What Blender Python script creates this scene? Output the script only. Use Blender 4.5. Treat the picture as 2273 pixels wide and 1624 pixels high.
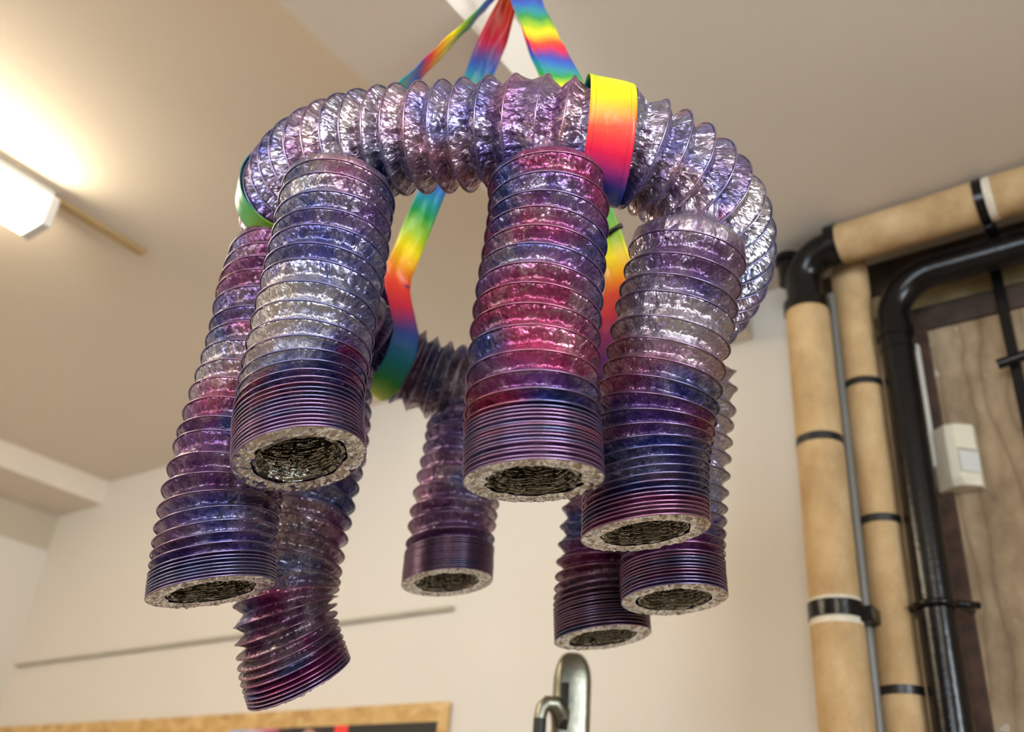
import bpy, bmesh, math
import numpy as np
from mathutils import Vector, Matrix

for o in list(bpy.data.objects):
    bpy.data.objects.remove(o)
scene = bpy.context.scene
COL = scene.collection

# ------------------------------------------------------------------ camera
CAM_POS = (0.0, 0.0, 1.6)
ROLL, PITCH, YAW, FPX = 0.0791941, 0.5058305, -0.6615781, 2112.43
fw = Vector((math.sin(YAW) * math.cos(PITCH), math.cos(YAW) * math.cos(PITCH), math.sin(PITCH)))
rt = Vector((math.cos(YAW), -math.sin(YAW), 0))
up = rt.cross(fw)
cr = rt * math.cos(ROLL) + up * math.sin(ROLL)
cu = -rt * math.sin(ROLL) + up * math.cos(ROLL)
cam_data = bpy.data.cameras.new('camera')
cam = bpy.data.objects.new('camera', cam_data)
COL.objects.link(cam)
cam.matrix_world = Matrix(((cr.x, cu.x, -fw.x, CAM_POS[0]), (cr.y, cu.y, -fw.y, CAM_POS[1]),
                           (cr.z, cu.z, -fw.z, CAM_POS[2]), (0, 0, 0, 1)))
cam_data.sensor_width = 36.0
cam_data.lens = FPX * 36.0 / 2273.0
cam_data.clip_start = 0.05
cam_data.dof.use_dof = True
cam_data.dof.focus_distance = 1.14
cam_data.dof.aperture_fstop = 3.2
scene.camera = cam

# ------------------------------------------------------------------ world, daylight, exposure
world = bpy.data.worlds.new('world')
scene.world = world
world.use_nodes = True
wb = world.node_tree.nodes['Background']
wb.inputs[0].default_value = (0.62, 0.78, 1.0, 1)
wb.inputs[1].default_value = 1.2
vs = scene.view_settings
vs.view_transform = 'Standard'
vs.look = 'None'
vs.gamma = 1.0
vs.use_curve_mapping = False
vs.exposure = 0.0
LAMP_E = 38.0           # fluorescent diffuser radiance
WINDOW_W = 225.0         # daylight through the side windows
WINDOW_F = 140.0         # daylight through the windows behind


def area(name, loc, rot, sx, sy, power, col):
    l = bpy.data.lights.new(name, 'AREA')
    l.shape = 'RECTANGLE'
    l.size, l.size_y, l.energy, l.color = sx, sy, power, col
    o = bpy.data.objects.new(name, l)
    COL.objects.link(o)
    o.location, o.rotation_euler = loc, rot
    return o


area('daylight_right', (2.75, -0.65, 2.50), (0, math.radians(90), 0), 1.1, 2.5, WINDOW_W, (0.84, 0.93, 1.0))
area('daylight_front', (0.3, -3.25, 2.32), (math.radians(90), 0, 0), 3.0, 1.25, WINDOW_F, (0.78, 0.9, 1.0))

# ------------------------------------------------------------------ helpers


def tag(o, label=None, cat=None, group=None, kind=None):
    if label: o['label'] = label
    if cat: o['category'] = cat
    if group: o['group'] = group
    if kind: o['kind'] = kind
    return o


def empty(name, loc=(0, 0, 0)):
    o = bpy.data.objects.new(name, None)
    o.empty_display_size = 0.05
    COL.objects.link(o)
    o.location = loc
    return o


def link(name, me, m, parent=None, smooth=False):
    me.materials.append(m)
    if smooth:
        me.polygons.foreach_set('use_smooth', np.ones(len(me.polygons), bool))
    o = bpy.data.objects.new(name, me)
    COL.objects.link(o)
    if parent:
        o.parent = parent
        o.matrix_parent_inverse = Matrix.Translation(-parent_world(parent))
    return o


def parent_world(p):
    # meshes are built in world coordinates: only an Empty's own location has to be undone
    return Vector(p.location) if p.type == 'EMPTY' else Vector((0, 0, 0))


def bm_obj(name, bm, m, parent=None, smooth=False, bevel=0.0, seg=2):
    if bevel:
        bmesh.ops.bevel(bm, geom=[e for e in bm.edges], offset=bevel, segments=seg, profile=0.5, affect='EDGES', clamp_overlap=True)
    bmesh.ops.recalc_face_normals(bm, faces=bm.faces)
    me = bpy.data.meshes.new(name)
    bm.to_mesh(me)
    bm.free()
    return link(name, me, m, parent, smooth)


def add_box(bm, lo, hi):
    lo, hi = Vector(lo), Vector(hi)
    r = bmesh.ops.create_cube(bm, size=1)
    c, s = (lo + hi) / 2, hi - lo
    for v in r['verts']:
        v.co = Vector((v.co.x * s.x, v.co.y * s.y, v.co.z * s.z)) + c
    return r['verts']


def box(name, lo, hi, m, parent=None, bevel=0.0):
    bm = bmesh.new()
    add_box(bm, lo, hi)
    return bm_obj(name, bm, m, parent, bevel=bevel)


def tube_bm(bm, pts, rad, seg=24, caps=True):
    """swept round tube; rad may be a list"""
    pts = [Vector(p) for p in pts]
    n = len(pts)
    rad = [rad] * n if not hasattr(rad, '__len__') else rad
    rings = []
    ref = None
    for i, p in enumerate(pts):
        t = (pts[min(i + 1, n - 1)] - pts[max(i - 1, 0)]).normalized()
        if ref is None:
            ref = Vector((1, 0, 0)) if abs(t.x) < 0.8 else Vector((0, 1, 0))
        a = (ref - t * ref.dot(t)).normalized()
        ref = a
        b = t.cross(a)
        rings.append([bm.verts.new(p + (a * math.cos(2 * math.pi * j / seg) + b * math.sin(2 * math.pi * j / seg)) * rad[i]) for j in range(seg)])
    for i in range(n - 1):
        for j in range(seg):
            bm.faces.new((rings[i][j], rings[i][(j + 1) % seg], rings[i + 1][(j + 1) % seg], rings[i + 1][j]))
    if caps:
        bm.faces.new(rings[0][::-1])
        bm.faces.new(rings[-1])


def tube(name, pts, rad, m, parent=None, seg=24, caps=True):
    bm = bmesh.new()
    tube_bm(bm, pts, rad, seg, caps)
    o = bm_obj(name, bm, m, parent, smooth=True)
    es(o)
    return o


def es(o, ang=40):
    md = o.modifiers.new('edge_split', 'EDGE_SPLIT')
    md.split_angle = math.radians(ang)


def bend(a, corner, b, r, n=10):
    """polyline a -> rounded corner -> b"""
    a, c, b = Vector(a), Vector(corner), Vector(b)
    d0, d1 = (a - c).normalized(), (b - c).normalized()
    ang = d0.angle(d1)
    L = r / math.tan(ang / 2)
    p0, p1 = c + d0 * L, c + d1 * L
    cen = c + (d0 + d1).normalized() * (r / math.sin(ang / 2))
    pts = [a]
    for i in range(n + 1):
        t = i / n
        v = (p0 - cen).normalized().slerp((p1 - cen).normalized(), t)
        pts.append(cen + v * r)
    pts.append(b)
    return pts


# ------------------------------------------------------------------ materials
class NT:
    def __init__(self, name):
        self.m = bpy.data.materials.new(name)
        self.m.use_nodes = True
        self.t = self.m.node_tree
        self.b = self.t.nodes['Principled BSDF']
        self.out = self.t.nodes['Material Output']

    def n(self, typ, **kw):
        nd = self.t.nodes.new(typ)
        for k, v in kw.items():
            setattr(nd, k, v)
        return nd

    def l(self, a, b):
        self.t.links.new(a, b)

    def val(self, sock, v):
        if hasattr(v, 'is_output'):
            self.l(v, sock)
        else:
            sock.default_value = v

    def noise(self, co, scale=5, detail=3, rough=0.5, dist=0.0):
        nd = self.n('ShaderNodeTexNoise')
        self.l(co, nd.inputs['Vector'])
        nd.inputs['Scale'].default_value = scale
        nd.inputs['Detail'].default_value = detail
        nd.inputs['Roughness'].default_value = rough
        nd.inputs['Distortion'].default_value = dist
        return nd.outputs['Fac']

    def ramp(self, fac, stops, interp='LINEAR'):
        nd = self.n('ShaderNodeValToRGB')
        nd.color_ramp.interpolation = interp
        els = nd.color_ramp.elements
        while len(els) < len(stops):
            els.new(0.5)
        for e, (p, c) in zip(els, stops):
            e.position = p
            e.color = (*c, 1) if len(c) == 3 else c
        self.l(fac, nd.inputs['Fac'])
        return nd.outputs['Color']

    def mix(self, fac, a, b, mode='MIX'):
        nd = self.n('ShaderNodeMix', data_type='RGBA', blend_type=mode)
        self.val(nd.inputs[0], fac)
        for s, v in ((nd.inputs[6], a), (nd.inputs[7], b)):
            self.val(s, v if hasattr(v, 'is_output') else (*v, 1))
        return nd.outputs[2]

    def math(self, op, a, b=0.0, c=0.0):
        nd = self.n('ShaderNodeMath', operation=op)
        self.val(nd.inputs[0], a)
        self.val(nd.inputs[1], b)
        self.val(nd.inputs[2], c)
        return nd.outputs[0]

    def mapping(self, co, scale=(1, 1, 1)):
        nd = self.n('ShaderNodeMapping')
        self.l(co, nd.inputs['Vector'])
        nd.inputs['Scale'].default_value = scale
        return nd.outputs['Vector']

    def bump(self, h, strength=0.3, dist=0.01, normal=None):
        nd = self.n('ShaderNodeBump')
        nd.inputs['Strength'].default_value = strength
        nd.inputs['Distance'].default_value = dist
        self.l(h, nd.inputs['Height'])
        if normal:
            self.l(normal, nd.inputs['Normal'])
        return nd.outputs['Normal']

    def obj(self):
        return self.n('ShaderNodeTexCoord').outputs['Object']

    def uv(self):
        return self.n('ShaderNodeTexCoord').outputs['UV']

    def set(self, **kw):
        names = dict(color='Base Color', rough='Roughness', metal='Metallic', spec='Specular IOR Level', coat='Coat Weight',
                     normal='Normal', emit='Emission Color', estr='Emission Strength', sheen='Sheen Weight', coatr='Coat Roughness', alpha='Alpha')
        for k, v in kw.items():
            s = self.b.inputs[names[k]]
            if isinstance(v, tuple) and len(v) == 3:
                v = (*v, 1)
            self.val(s, v)
        return self.m


def plain(name, c, rough=0.5, metal=0.0, var=0.12, scale=9.0, bump=0.0, spec=0.5, bscale=60):
    t = NT(name)
    co = t.obj()
    f = t.noise(co, scale, 4)
    lo = tuple(max(0, x * (1 - var)) for x in c)
    hi = tuple(min(1, x * (1 + var)) for x in c)
    t.set(color=t.ramp(f, [(0.3, lo), (0.7, hi)]), rough=rough, metal=metal, spec=spec)
    if bump:
        t.set(normal=t.bump(t.noise(co, bscale, 4), bump, 0.003))
    return t.m


M_CEIL = plain('painted_ceiling', (0.72, 0.64, 0.545), 0.85, var=0.02, scale=1.6, bump=0.15, bscale=90)
M_WALL = plain('painted_wall', (0.69, 0.645, 0.585), 0.8, var=0.02, scale=1.4, bump=0.15, bscale=80)
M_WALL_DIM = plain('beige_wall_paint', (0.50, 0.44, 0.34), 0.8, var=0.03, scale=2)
M_FLOOR = plain('floor_screed', (0.22, 0.18, 0.145), 0.55, var=0.25, scale=3)
M_WHITE = plain('white_enamel', (0.8, 0.78, 0.72), 0.35, var=0.03)
M_TAN = plain('tan_batten', (0.48, 0.34, 0.16), 0.6, var=0.1)
M_BLACK_IRON = plain('black_painted_iron', (0.006, 0.005, 0.005), 0.2, var=0.4, bump=0.2, spec=0.32, bscale=90)
M_BLACK_BAND = plain('black_strap', (0.012, 0.011, 0.012), 0.35, var=0.2)
M_GREY_PIPE = plain('grey_plastic_pipe', (0.17, 0.165, 0.15), 0.4, var=0.1)
M_PLASTER = plain('plaster_end_ring', (0.66, 0.60, 0.48), 0.85, var=0.12, scale=60, bump=0.5)
M_PIR = plain('ivory_plastic', (0.70, 0.64, 0.50), 0.4, var=0.03)
M_PIR_LENS = plain('milky_lens', (0.60, 0.60, 0.57), 0.3, var=0.03)
M_RAIL = plain('grey_rail', (0.40, 0.37, 0.30), 0.5, var=0.05)
M_TIMBER = plain('dark_timber', (0.045, 0.026, 0.016), 0.6, var=0.4, scale=20, bump=0.3)
M_RUST = plain('rusty_batten', (0.055, 0.024, 0.013), 0.7, var=0.6, scale=25, bump=0.4)
M_OLIVE = plain('olive_plaster_strip', (0.36, 0.29, 0.15), 0.8, var=0.25, scale=25, bump=0.4)
M_STEEL = plain('worn_galvanised_steel', (0.22, 0.215, 0.17), 0.36, metal=1.0, var=0.4, scale=18, bump=0.25)
M_DARKHOLE = plain('dark_recess', (0.012, 0.011, 0.009), 0.7)
M_RUBBER = plain('black_rubber_grip', (0.015, 0.014, 0.013), 0.55)


def mat_insulation():
    t = NT('jute_pipe_lagging')
    co = t.obj()
    w = t.noise(t.mapping(co, (14, 14, 9)), 1.0, 5, 0.6)
    col = t.ramp(w, [(0.3, (0.36, 0.225, 0.10)), (0.52, (0.50, 0.335, 0.165)), (0.72, (0.60, 0.43, 0.24))])
    fine = t.noise(t.mapping(co, (200, 200, 420)), 1.0, 2, 0.6)
    col = t.mix(0.25, col, t.ramp(fine, [(0.3, (0.30, 0.19, 0.09)), (0.7, (0.66, 0.48, 0.27))]))
    return t.set(color=col, rough=0.85, spec=0.25, normal=t.bump(fine, 0.4, 0.002))


def mat_concrete():
    t = NT('board_marked_concrete')
    co = t.obj()
    wob = t.noise(t.mapping(co, (5, 1, 1.4)), 1.0, 3, 0.5, 0.4)
    sep = t.n('ShaderNodeSeparateXYZ')
    t.l(co, sep.inputs[0])
    xs = t.math('ADD', t.math('MULTIPLY', sep.outputs[0], 62.0), t.math('MULTIPLY', wob, 16.0))
    grain = t.math('POWER', t.math('ABSOLUTE', t.math('SINE', xs)), 0.35)
    blot = t.noise(t.mapping(co, (7, 1, 4)), 1.0, 5, 0.65)
    base = t.ramp(blot, [(0.3, (0.20, 0.13, 0.075)), (0.5, (0.36, 0.255, 0.155)), (0.72, (0.52, 0.40, 0.26))])
    col = t.mix(t.math('SUBTRACT', 0.75, t.math('MULTIPLY', grain, 0.75)), base, (0.12, 0.075, 0.04))
    chip = t.ramp(t.noise(t.mapping(co, (26, 1, 26)), 1.0, 2, 0.4), [(0.74, (0, 0, 0)), (0.78, (1, 1, 1))])
    col = t.mix(t.math('MULTIPLY', chip, 0.7), col, (0.55, 0.5, 0.42))
    h = t.math('ADD', t.math('MULTIPLY', grain, 0.6), t.noise(co, 90, 4))
    return t.set(color=col, rough=0.75, spec=0.3, normal=t.bump(h, 0.4, 0.004))


def mat_osb():
    t = NT('osb_board')
    co = t.obj()
    v = t.n('ShaderNodeTexVoronoi')
    t.l(t.mapping(co, (22, 1, 40)), v.inputs['Vector'])
    v.inputs['Scale'].default_value = 1.0
    flake = t.ramp(v.outputs['Color'], [(0.1, (0.42, 0.23, 0.07)), (0.5, (0.60, 0.38, 0.14)), (0.9, (0.72, 0.52, 0.26))])
    n = t.noise(t.mapping(co, (16, 1, 16)), 1.0, 4, 0.6)
    col = t.mix(0.45, flake, t.ramp(n, [(0.3, (0.40, 0.21, 0.06)), (0.7, (0.70, 0.48, 0.20))]))
    return t.set(color=col, rough=0.6, normal=t.bump(v.outputs['Distance'], 0.2, 0.003))


def mat_foil(crinkle=0.9, inner=False):
    t = NT('crinkled_foil_lining' if inner else 'spray_painted_foil')
    uv = t.uv()
    co = t.obj()
    # crinkles: pleats running across the folds plus crumple facets
    warp = t.n('ShaderNodeTexNoise')
    t.l(t.mapping(uv, (60, 60, 1)), warp.inputs['Vector'])
    warp.inputs['Scale'].default_value = 1.0
    va = t.n('ShaderNodeVectorMath', operation='MULTIPLY_ADD')
    t.l(warp.outputs['Color'], va.inputs[0])
    va.inputs[1].default_value = (0.02, 0.02, 0.0)
    t.l(uv, va.inputs[2])
    def facets(sx, sy):
        """randomly tilted flat cells: the facets of crumpled foil"""
        mp = t.mapping(va.outputs[0], (sx, sy, 1))
        vo = t.n('ShaderNodeTexVoronoi', feature='F1')
        t.l(mp, vo.inputs['Vector'])
        vo.inputs['Scale'].default_value = 1.0
        d = t.n('ShaderNodeVectorMath', operation='SUBTRACT')
        t.l(mp, d.inputs[0])
        t.l(vo.outputs['Position'], d.inputs[1])
        c = t.n('ShaderNodeVectorMath', operation='SUBTRACT')
        t.l(vo.outputs['Color'], c.inputs[0])
        c.inputs[1].default_value = (0.5, 0.5, 0.5)
        dt = t.n('ShaderNodeVectorMath', operation='DOT_PRODUCT')
        t.l(d.outputs[0], dt.inputs[0])
        t.l(c.outputs[0], dt.inputs[1])
        return dt.outputs['Value']
    h = t.math('ADD', facets(150, 85), t.math('MULTIPLY', facets(360, 230), 0.42))
    nrm = t.bump(h, crinkle, 0.0046)
    if inner:
        return t.set(color=(0.42, 0.405, 0.35), rough=0.24, metal=1.0, normal=nrm)
    at = t.n('ShaderNodeVertexColor', layer_name='paint')
    speck = t.noise(co, 420, 2, 0.7)
    patch = t.noise(co, 26, 4, 0.6, 0.6)
    cov = t.math('ADD', at.outputs['Alpha'], t.math('ADD', t.math('MULTIPLY', t.math('SUBTRACT', patch, 0.5), 1.1), t.math('MULTIPLY', t.math('SUBTRACT', speck, 0.5), 0.7)))
    covc = t.n('ShaderNodeClamp')
    t.l(cov, covc.inputs[0])
    cov = covc.outputs[0]
    shade = t.ramp(t.noise(co, 14, 3, 0.6), [(0.25, (0.58, 0.58, 0.6)), (0.75, (1.25, 1.25, 1.22))])
    paint = t.mix(1.0, at.outputs['Color'], shade, 'MULTIPLY')
    col = t.mix(cov, (0.74, 0.71, 0.69), paint)
    return t.set(color=col, metal=t.math('SUBTRACT', 1.0, t.math('MULTIPLY', cov, 0.22)),
                 rough=t.math('ADD', 0.2, t.math('MULTIPLY', cov, 0.12)), normal=nrm)


def mat_wire():
    t = NT('foil_covered_wire')
    at = t.n('ShaderNodeVertexColor', layer_name='paint')
    col = t.mix(0.84, (0.66, 0.58, 0.62), at.outputs['Color'])
    return t.set(color=col, metal=0.85, rough=0.28)


RAIN = [(0.0, (0.012, 0.09, 0.42)), (0.13, (0.006, 0.22, 0.30)), (0.25, (0.012, 0.27, 0.045)), (0.36, (0.32, 0.48, 0.01)),
        (0.44, (0.86, 0.66, 0.006)), (0.55, (0.90, 0.36, 0.006)), (0.66, (0.82, 0.055, 0.012)), (0.77, (0.66, 0.008, 0.055)),
        (0.87, (0.22, 0.03, 0.20)), (0.94, (0.035, 0.05, 0.33)), (1.0, (0.012, 0.09, 0.42))]


def mat_ribbon(idx):
    t = NT('rainbow_satin_%s' % idx)
    uv = t.uv()
    sep = t.n('ShaderNodeSeparateXYZ')
    t.l(uv, sep.inputs[0])
    wob = t.noise(t.mapping(uv, (2.2, 22, 1)), 1.0, 2)
    u = t.math('ADD', sep.outputs[0], t.math('MULTIPLY', t.math('SUBTRACT', wob, 0.5), 0.10))
    u = t.math('FRACT', u)
    col = t.ramp(u, RAIN)
    v = t.math('ABSOLUTE', sep.outputs[1])                       # metres from the ribbon's middle line
    line = t.math('LESS_THAN', t.math('ABSOLUTE', t.math('SUBTRACT', v, 0.0215)), 0.00035)
    dash = t.math('GREATER_THAN', t.math('FRACT', t.math('MULTIPLY', sep.outputs[0], 110.0)), 0.3)
    col = t.mix(t.math('MULTIPLY', t.math('MULTIPLY', line, dash), 0.75), col, (0.03, 0.015, 0.01))
    wr = t.noise(t.mapping(uv, (9, 60, 1)), 1.0, 3)
    return t.set(color=col, rough=0.36, spec=0.45, sheen=0.0, normal=t.bump(wr, 0.35, 0.004))


def mat_emit(col, s):
    t = NT('lit_diffuser')
    f = t.noise(t.mapping(t.obj(), (60, 60, 60)), 1.0, 1)
    return t.set(color=(0.85, 0.85, 0.82), rough=0.4, emit=t.mix(f, col, tuple(min(1, c * 1.02) for c in col)), estr=s)


def mat_glass():
    t = NT('window_glass')
    tr = t.n('ShaderNodeBsdfTransparent')
    gl = t.n('ShaderNodeBsdfGlossy')
    gl.inputs['Roughness'].default_value = 0.02
    fr = t.n('ShaderNodeFresnel')
    mx = t.n('ShaderNodeMixShader')
    t.l(fr.outputs[0], mx.inputs[0])
    t.l(tr.outputs[0], mx.inputs[1])
    t.l(gl.outputs[0], mx.inputs[2])
    t.l(mx.outputs[0], t.out.inputs[0])
    return t.m


def mat_poster():
    t = NT('printed_poster')
    co = t.obj()
    sep = t.n('ShaderNodeSeparateXYZ')
    t.l(co, sep.inputs[0])
    x, z = sep.outputs[0], sep.outputs[2]
    n = t.noise(t.mapping(co, (7, 1, 9)), 1.0, 3)
    paint = t.ramp(t.math('ADD', t.math('MULTIPLY', t.math('ADD', x, 2.915), 3.3), t.math('MULTIPLY', n, 0.25)),
                   [(0.1, (0.50, 0.50, 0.68)), (0.35, (0.28, 0.36, 0.62)), (0.55, (0.55, 0.45, 0.60)), (0.8, (0.55, 0.14, 0.25)), (1.0, (0.30, 0.05, 0.10))])
    col = t.mix(t.math('GREATER_THAN', x, -2.645), paint, (0.012, 0.011, 0.012))
    dark2 = t.ramp(t.noise(co, 14, 3), [(0.35, (0.01, 0.012, 0.02)), (0.65, (0.05, 0.02, 0.02))])
    col = t.mix(t.math('MULTIPLY', t.math('GREATER_THAN', x, -2.645), t.math('LESS_THAN', x, -2.40)), col, dark2)
    red = t.math('MULTIPLY', t.math('LESS_THAN', t.math('ABSOLUTE', t.math('ADD', x, 2.352)), 0.03), t.math('GREATER_THAN', z, 1.96))
    col = t.mix(red, col, (0.85, 0.04, 0.03))
    dx = t.math('ADD', x, 2.50)
    dz = t.math('SUBTRACT', z, 1.99)
    face = t.math('LESS_THAN', t.math('ADD', t.math('MULTIPLY', dx, dx), t.math('MULTIPLY', dz, dz)), 0.0016)
    col = t.mix(face, col, (0.50, 0.25, 0.19))
    return t.set(color=col, rough=0.45)


M_JUTE = mat_insulation()
M_CONC = mat_concrete()
M_OSB = mat_osb()
M_FOIL = mat_foil(0.95)
M_FOIL_LEG = mat_foil(0.72)
M_LINING = mat_foil(inner=True)
M_WIRE = mat_wire()
M_GLASS = mat_glass()
M_POSTER = mat_poster()

# ------------------------------------------------------------------ room shell
ZC, YW, XL, XR, YF = 3.22, 2.307, -4.61, 2.6, -3.1


def struct(o, label=None):
    o['kind'] = 'structure'
    if label: o['label'] = label
    return o


struct(box('floor', (XL - .1, YF - .1, -0.1), (XR + .1, YW + .3, 0), M_FLOOR), 'pale screed floor of the workshop')
struct(box('ceiling', (XL - .1, YF - .1, ZC), (XR + .1, YW + .3, ZC + 0.12), M_CEIL), 'smooth beige painted ceiling')
struct(box('wall_back', (XL - .1, YW, 0), (-0.735, YW + 0.3, ZC), M_WALL), 'plain off-white wall behind the hanging sculpture')
struct(box('wall_alcove', (-0.735, YW + 0.03, 0), (XR + .1, YW + 0.3, ZC), M_CONC), 'brown board-marked concrete wall behind the pipes')
struct(box('wall_left', (XL - 0.1, YF, 0), (XL, YW, ZC), M_WALL), 'pale wall at the far end of the room')


def wall_with_window(name, axis, fixed, thick, lo, hi, w0, w1, z0, z1, n, wname):
    bm = bmesh.new()

    def bx(a0, a1, b0, b1):
        if axis == 'x':
            add_box(bm, (fixed, a0, b0), (fixed + thick, a1, b1))
        else:
            add_box(bm, (a0, fixed, b0), (a1, fixed + thick, b1))
    bx(lo, hi, 0, z0)
    bx(lo, hi, z1, ZC)
    bx(lo, w0, z0, z1)
    bx(w1, hi, z0, z1)
    struct(bm_obj(name, bm, M_WALL), 'pale wall with a wide window')
    e = struct(empty(wname, (fixed, 0, 0) if axis == 'x' else (0, fixed, 0)), 'wide window with white frame')
    m = fixed + thick * 0.5

    def part(nm, a0, a1, b0, b1, d, mat):
        if axis == 'x':
            box(nm, (m - d, a0, b0), (m + d, a1, b1), mat, e)
        else:
            box(nm, (a0, m - d, b0), (a1, m + d, b1), mat, e)
    f = 0.05
    part('window_rail', w0, w1, z0, z0 + f, 0.03, M_WHITE)
    part('window_rail', w0, w1, z1 - f, z1, 0.03, M_WHITE)
    step = (w1 - w0) / n
    for i in range(n + 1):
        c = min(max(w0 + i * step, w0 + f / 2), w1 - f / 2)
        part('window_post', c - f / 2, c + f / 2, z0 + f, z1 - f, 0.03, M_WHITE)
    for i in range(n):
        part('pane', w0 + i * step + f / 2, w0 + (i + 1) * step - f / 2, z0 + f, z1 - f, 0.003, M_GLASS)


wall_with_window('wall_right', 'x', XR, 0.1, YF, YW + 0.03, -1.9, 0.6, 1.95, 3.05, 3, 'window_1')
wall_with_window('wall_front', 'y', YF - 0.1, 0.1, XL, XR, -1.2, 1.8, 1.70, 2.95, 3, 'window_2')

# the downstand beams under the ceiling and the darker strip above the left wall's lining
struct(box('trim_1', (-1.186, YF, ZC - 0.15), (-0.908, YW, ZC), M_CEIL), 'broad downstand beam crossing the ceiling above the sculpture')
struct(box('trim_2', (XL, YF, 3.105), (-4.222, YW, ZC), M_CEIL), 'shallow boxed-in beam along the far end of the ceiling')
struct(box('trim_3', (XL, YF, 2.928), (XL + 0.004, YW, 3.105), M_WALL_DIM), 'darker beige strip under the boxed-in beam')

# ------------------------------------------------------------------ ceiling lamps
WARM = (1.0, 0.84, 0.60)
M_EMIT = mat_emit(WARM, LAMP_E)


def lamp(x, y0, y1, label, w=0.112, h0=3.092, h1=3.178):
    e = empty('ceiling_lamp', (x, (y0 + y1) / 2, ZC))
    box('housing', (x - 0.036, y0 + 0.012, h1 + 0.008), (x + 0.036, y1 - 0.012, ZC - 0.001), M_WHITE, e, 0.006)
    box('reflector', (x - w / 2 - 0.003, y0 + 0.004, h1), (x + w / 2 + 0.003, y1 - 0.004, h1 + 0.009), M_WHITE, e, 0.003)
    bm = bmesh.new()
    sec = [(-0.43 * w, h0), (0.43 * w, h0), (0.5 * w, h0 + 0.02), (0.47 * w, h1), (-0.47 * w, h1), (-0.5 * w, h0 + 0.02)]
    ra = [bm.verts.new((x + a, y0 + 0.03, z)) for a, z in sec]
    rb_ = [bm.verts.new((x + a, y1 - 0.03, z)) for a, z in sec]
    for k_ in range(6):
        bm.faces.new((ra[k_], ra[(k_ + 1) % 6], rb_[(k_ + 1) % 6], rb_[k_]))
    bm.faces.new(ra)
    bm.faces.new(rb_[::-1])
    bm_obj('diffuser', bm, M_EMIT, e, bevel=0.004)
    for a in (y0, y1 - 0.03):
        box('end_cap', (x - w / 2 - 0.002, a, h0 - 0.002), (x + w / 2 + 0.002, a + 0.03, h1 + 0.004), M_PIR_LENS, e, 0.005)
    return tag(e, label, 'lamp', 'fluorescent ceiling lamps')


lamp(-2.371, -0.42, 0.894, 'lit fluorescent ceiling lamp in line with the tan batten')
lamp(-2.371, -2.4, -1.1, 'lit fluorescent ceiling lamp further along from the tan batten')
lamp(-3.75, -1.9, -0.6, 'added out-of-view fluorescent lamp that brightens the ceiling towards the far end wall')  # unseen extra lamp, added to brighten the ceiling left of the broad beam
lamp(0.75, -1.9, -0.6, 'lit fluorescent ceiling lamp between the broad beam and the side window')
tag(box('batten', (-2.385, 0.90, ZC - 0.012), (-2.352, 1.19, ZC), M_TAN, bevel=0.002), 'thin tan batten on the ceiling at the end of the lamp', 'batten')

# ------------------------------------------------------------------ back wall fittings
rail = tube('wall_rail', [(-4.545, YW - 0.009, 2.366), (-1.948, YW - 0.009, 2.379)], 0.0085, M_RAIL, seg=12)
tag(rail, 'thin grey rail fixed along the white back wall', 'rail')
osb = box('notice_board', (-4.55, YW - 0.02, 1.35), (-1.92, YW - 0.002, 2.093), M_OSB, bevel=0.002)
tag(osb, 'tan chipboard notice board low on the white wall', 'board')
pos = box('poster', (-2.905, YW - 0.0235, 1.42), (-1.955, YW - 0.0205, 2.036), M_POSTER)
tag(pos, 'dark printed poster with blue, pink and red areas on the board', 'poster')

# ------------------------------------------------------------------ pipes on the right
YP = 2.13
P1 = (-0.687, YP)
p1 = empty('lagged_pipe', (P1[0], P1[1], 0))


def vtube(nm, z0, z1, r, m, par, xy, seg=40):
    return tube(nm, [(xy[0], xy[1], z0), (xy[0], xy[1], z1)], r, m, par, seg)


def z_at(v, u, y):
    """height of a photograph row on the plane y (only used to note heights)"""
    d = fw + cr * ((u - 1136.5) / FPX) - cu * ((v - 812) / FPX)
    return CAM_POS[2] + d.z * y / d.y


zb = z_at(1358, 1850, YP)
vtube('lagging', 0.05, zb - 0.035, 0.0585, M_JUTE, p1, P1)
vtube('lagging', zb + 0.022, z_at(694, 1790, YP), 0.0555, M_JUTE, p1, P1)
vtube('plaster_ring', zb - 0.035, zb - 0.018, 0.0575, M_PLASTER, p1, P1)
vtube('plaster_ring', zb + 0.010, zb + 0.024, 0.0575, M_PLASTER, p1, P1)
vtube('iron_pipe', zb - 0.03, zb + 0.03, 0.046, M_BLACK_IRON, p1, P1)
vtube('pipe_clamp', zb - 0.020, zb + 0.016, 0.061, M_BLACK_IRON, p1, P1)
box('clamp_lug', (P1[0] + 0.05, YP - 0.012, zb - 0.028), (P1[0] + 0.085, YP + 0.15, zb + 0.006), M_BLACK_IRON, p1, 0.003)
z1 = z_at(985, 1820, YP)
vtube('strap_band', z1 - 0.0105, z1 + 0.0105, 0.0565, M_BLACK_BAND, p1, P1)
tag(p1, 'upright pipe in tan lagging with a broken clamp joint, next to the white wall', 'pipe')

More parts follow.
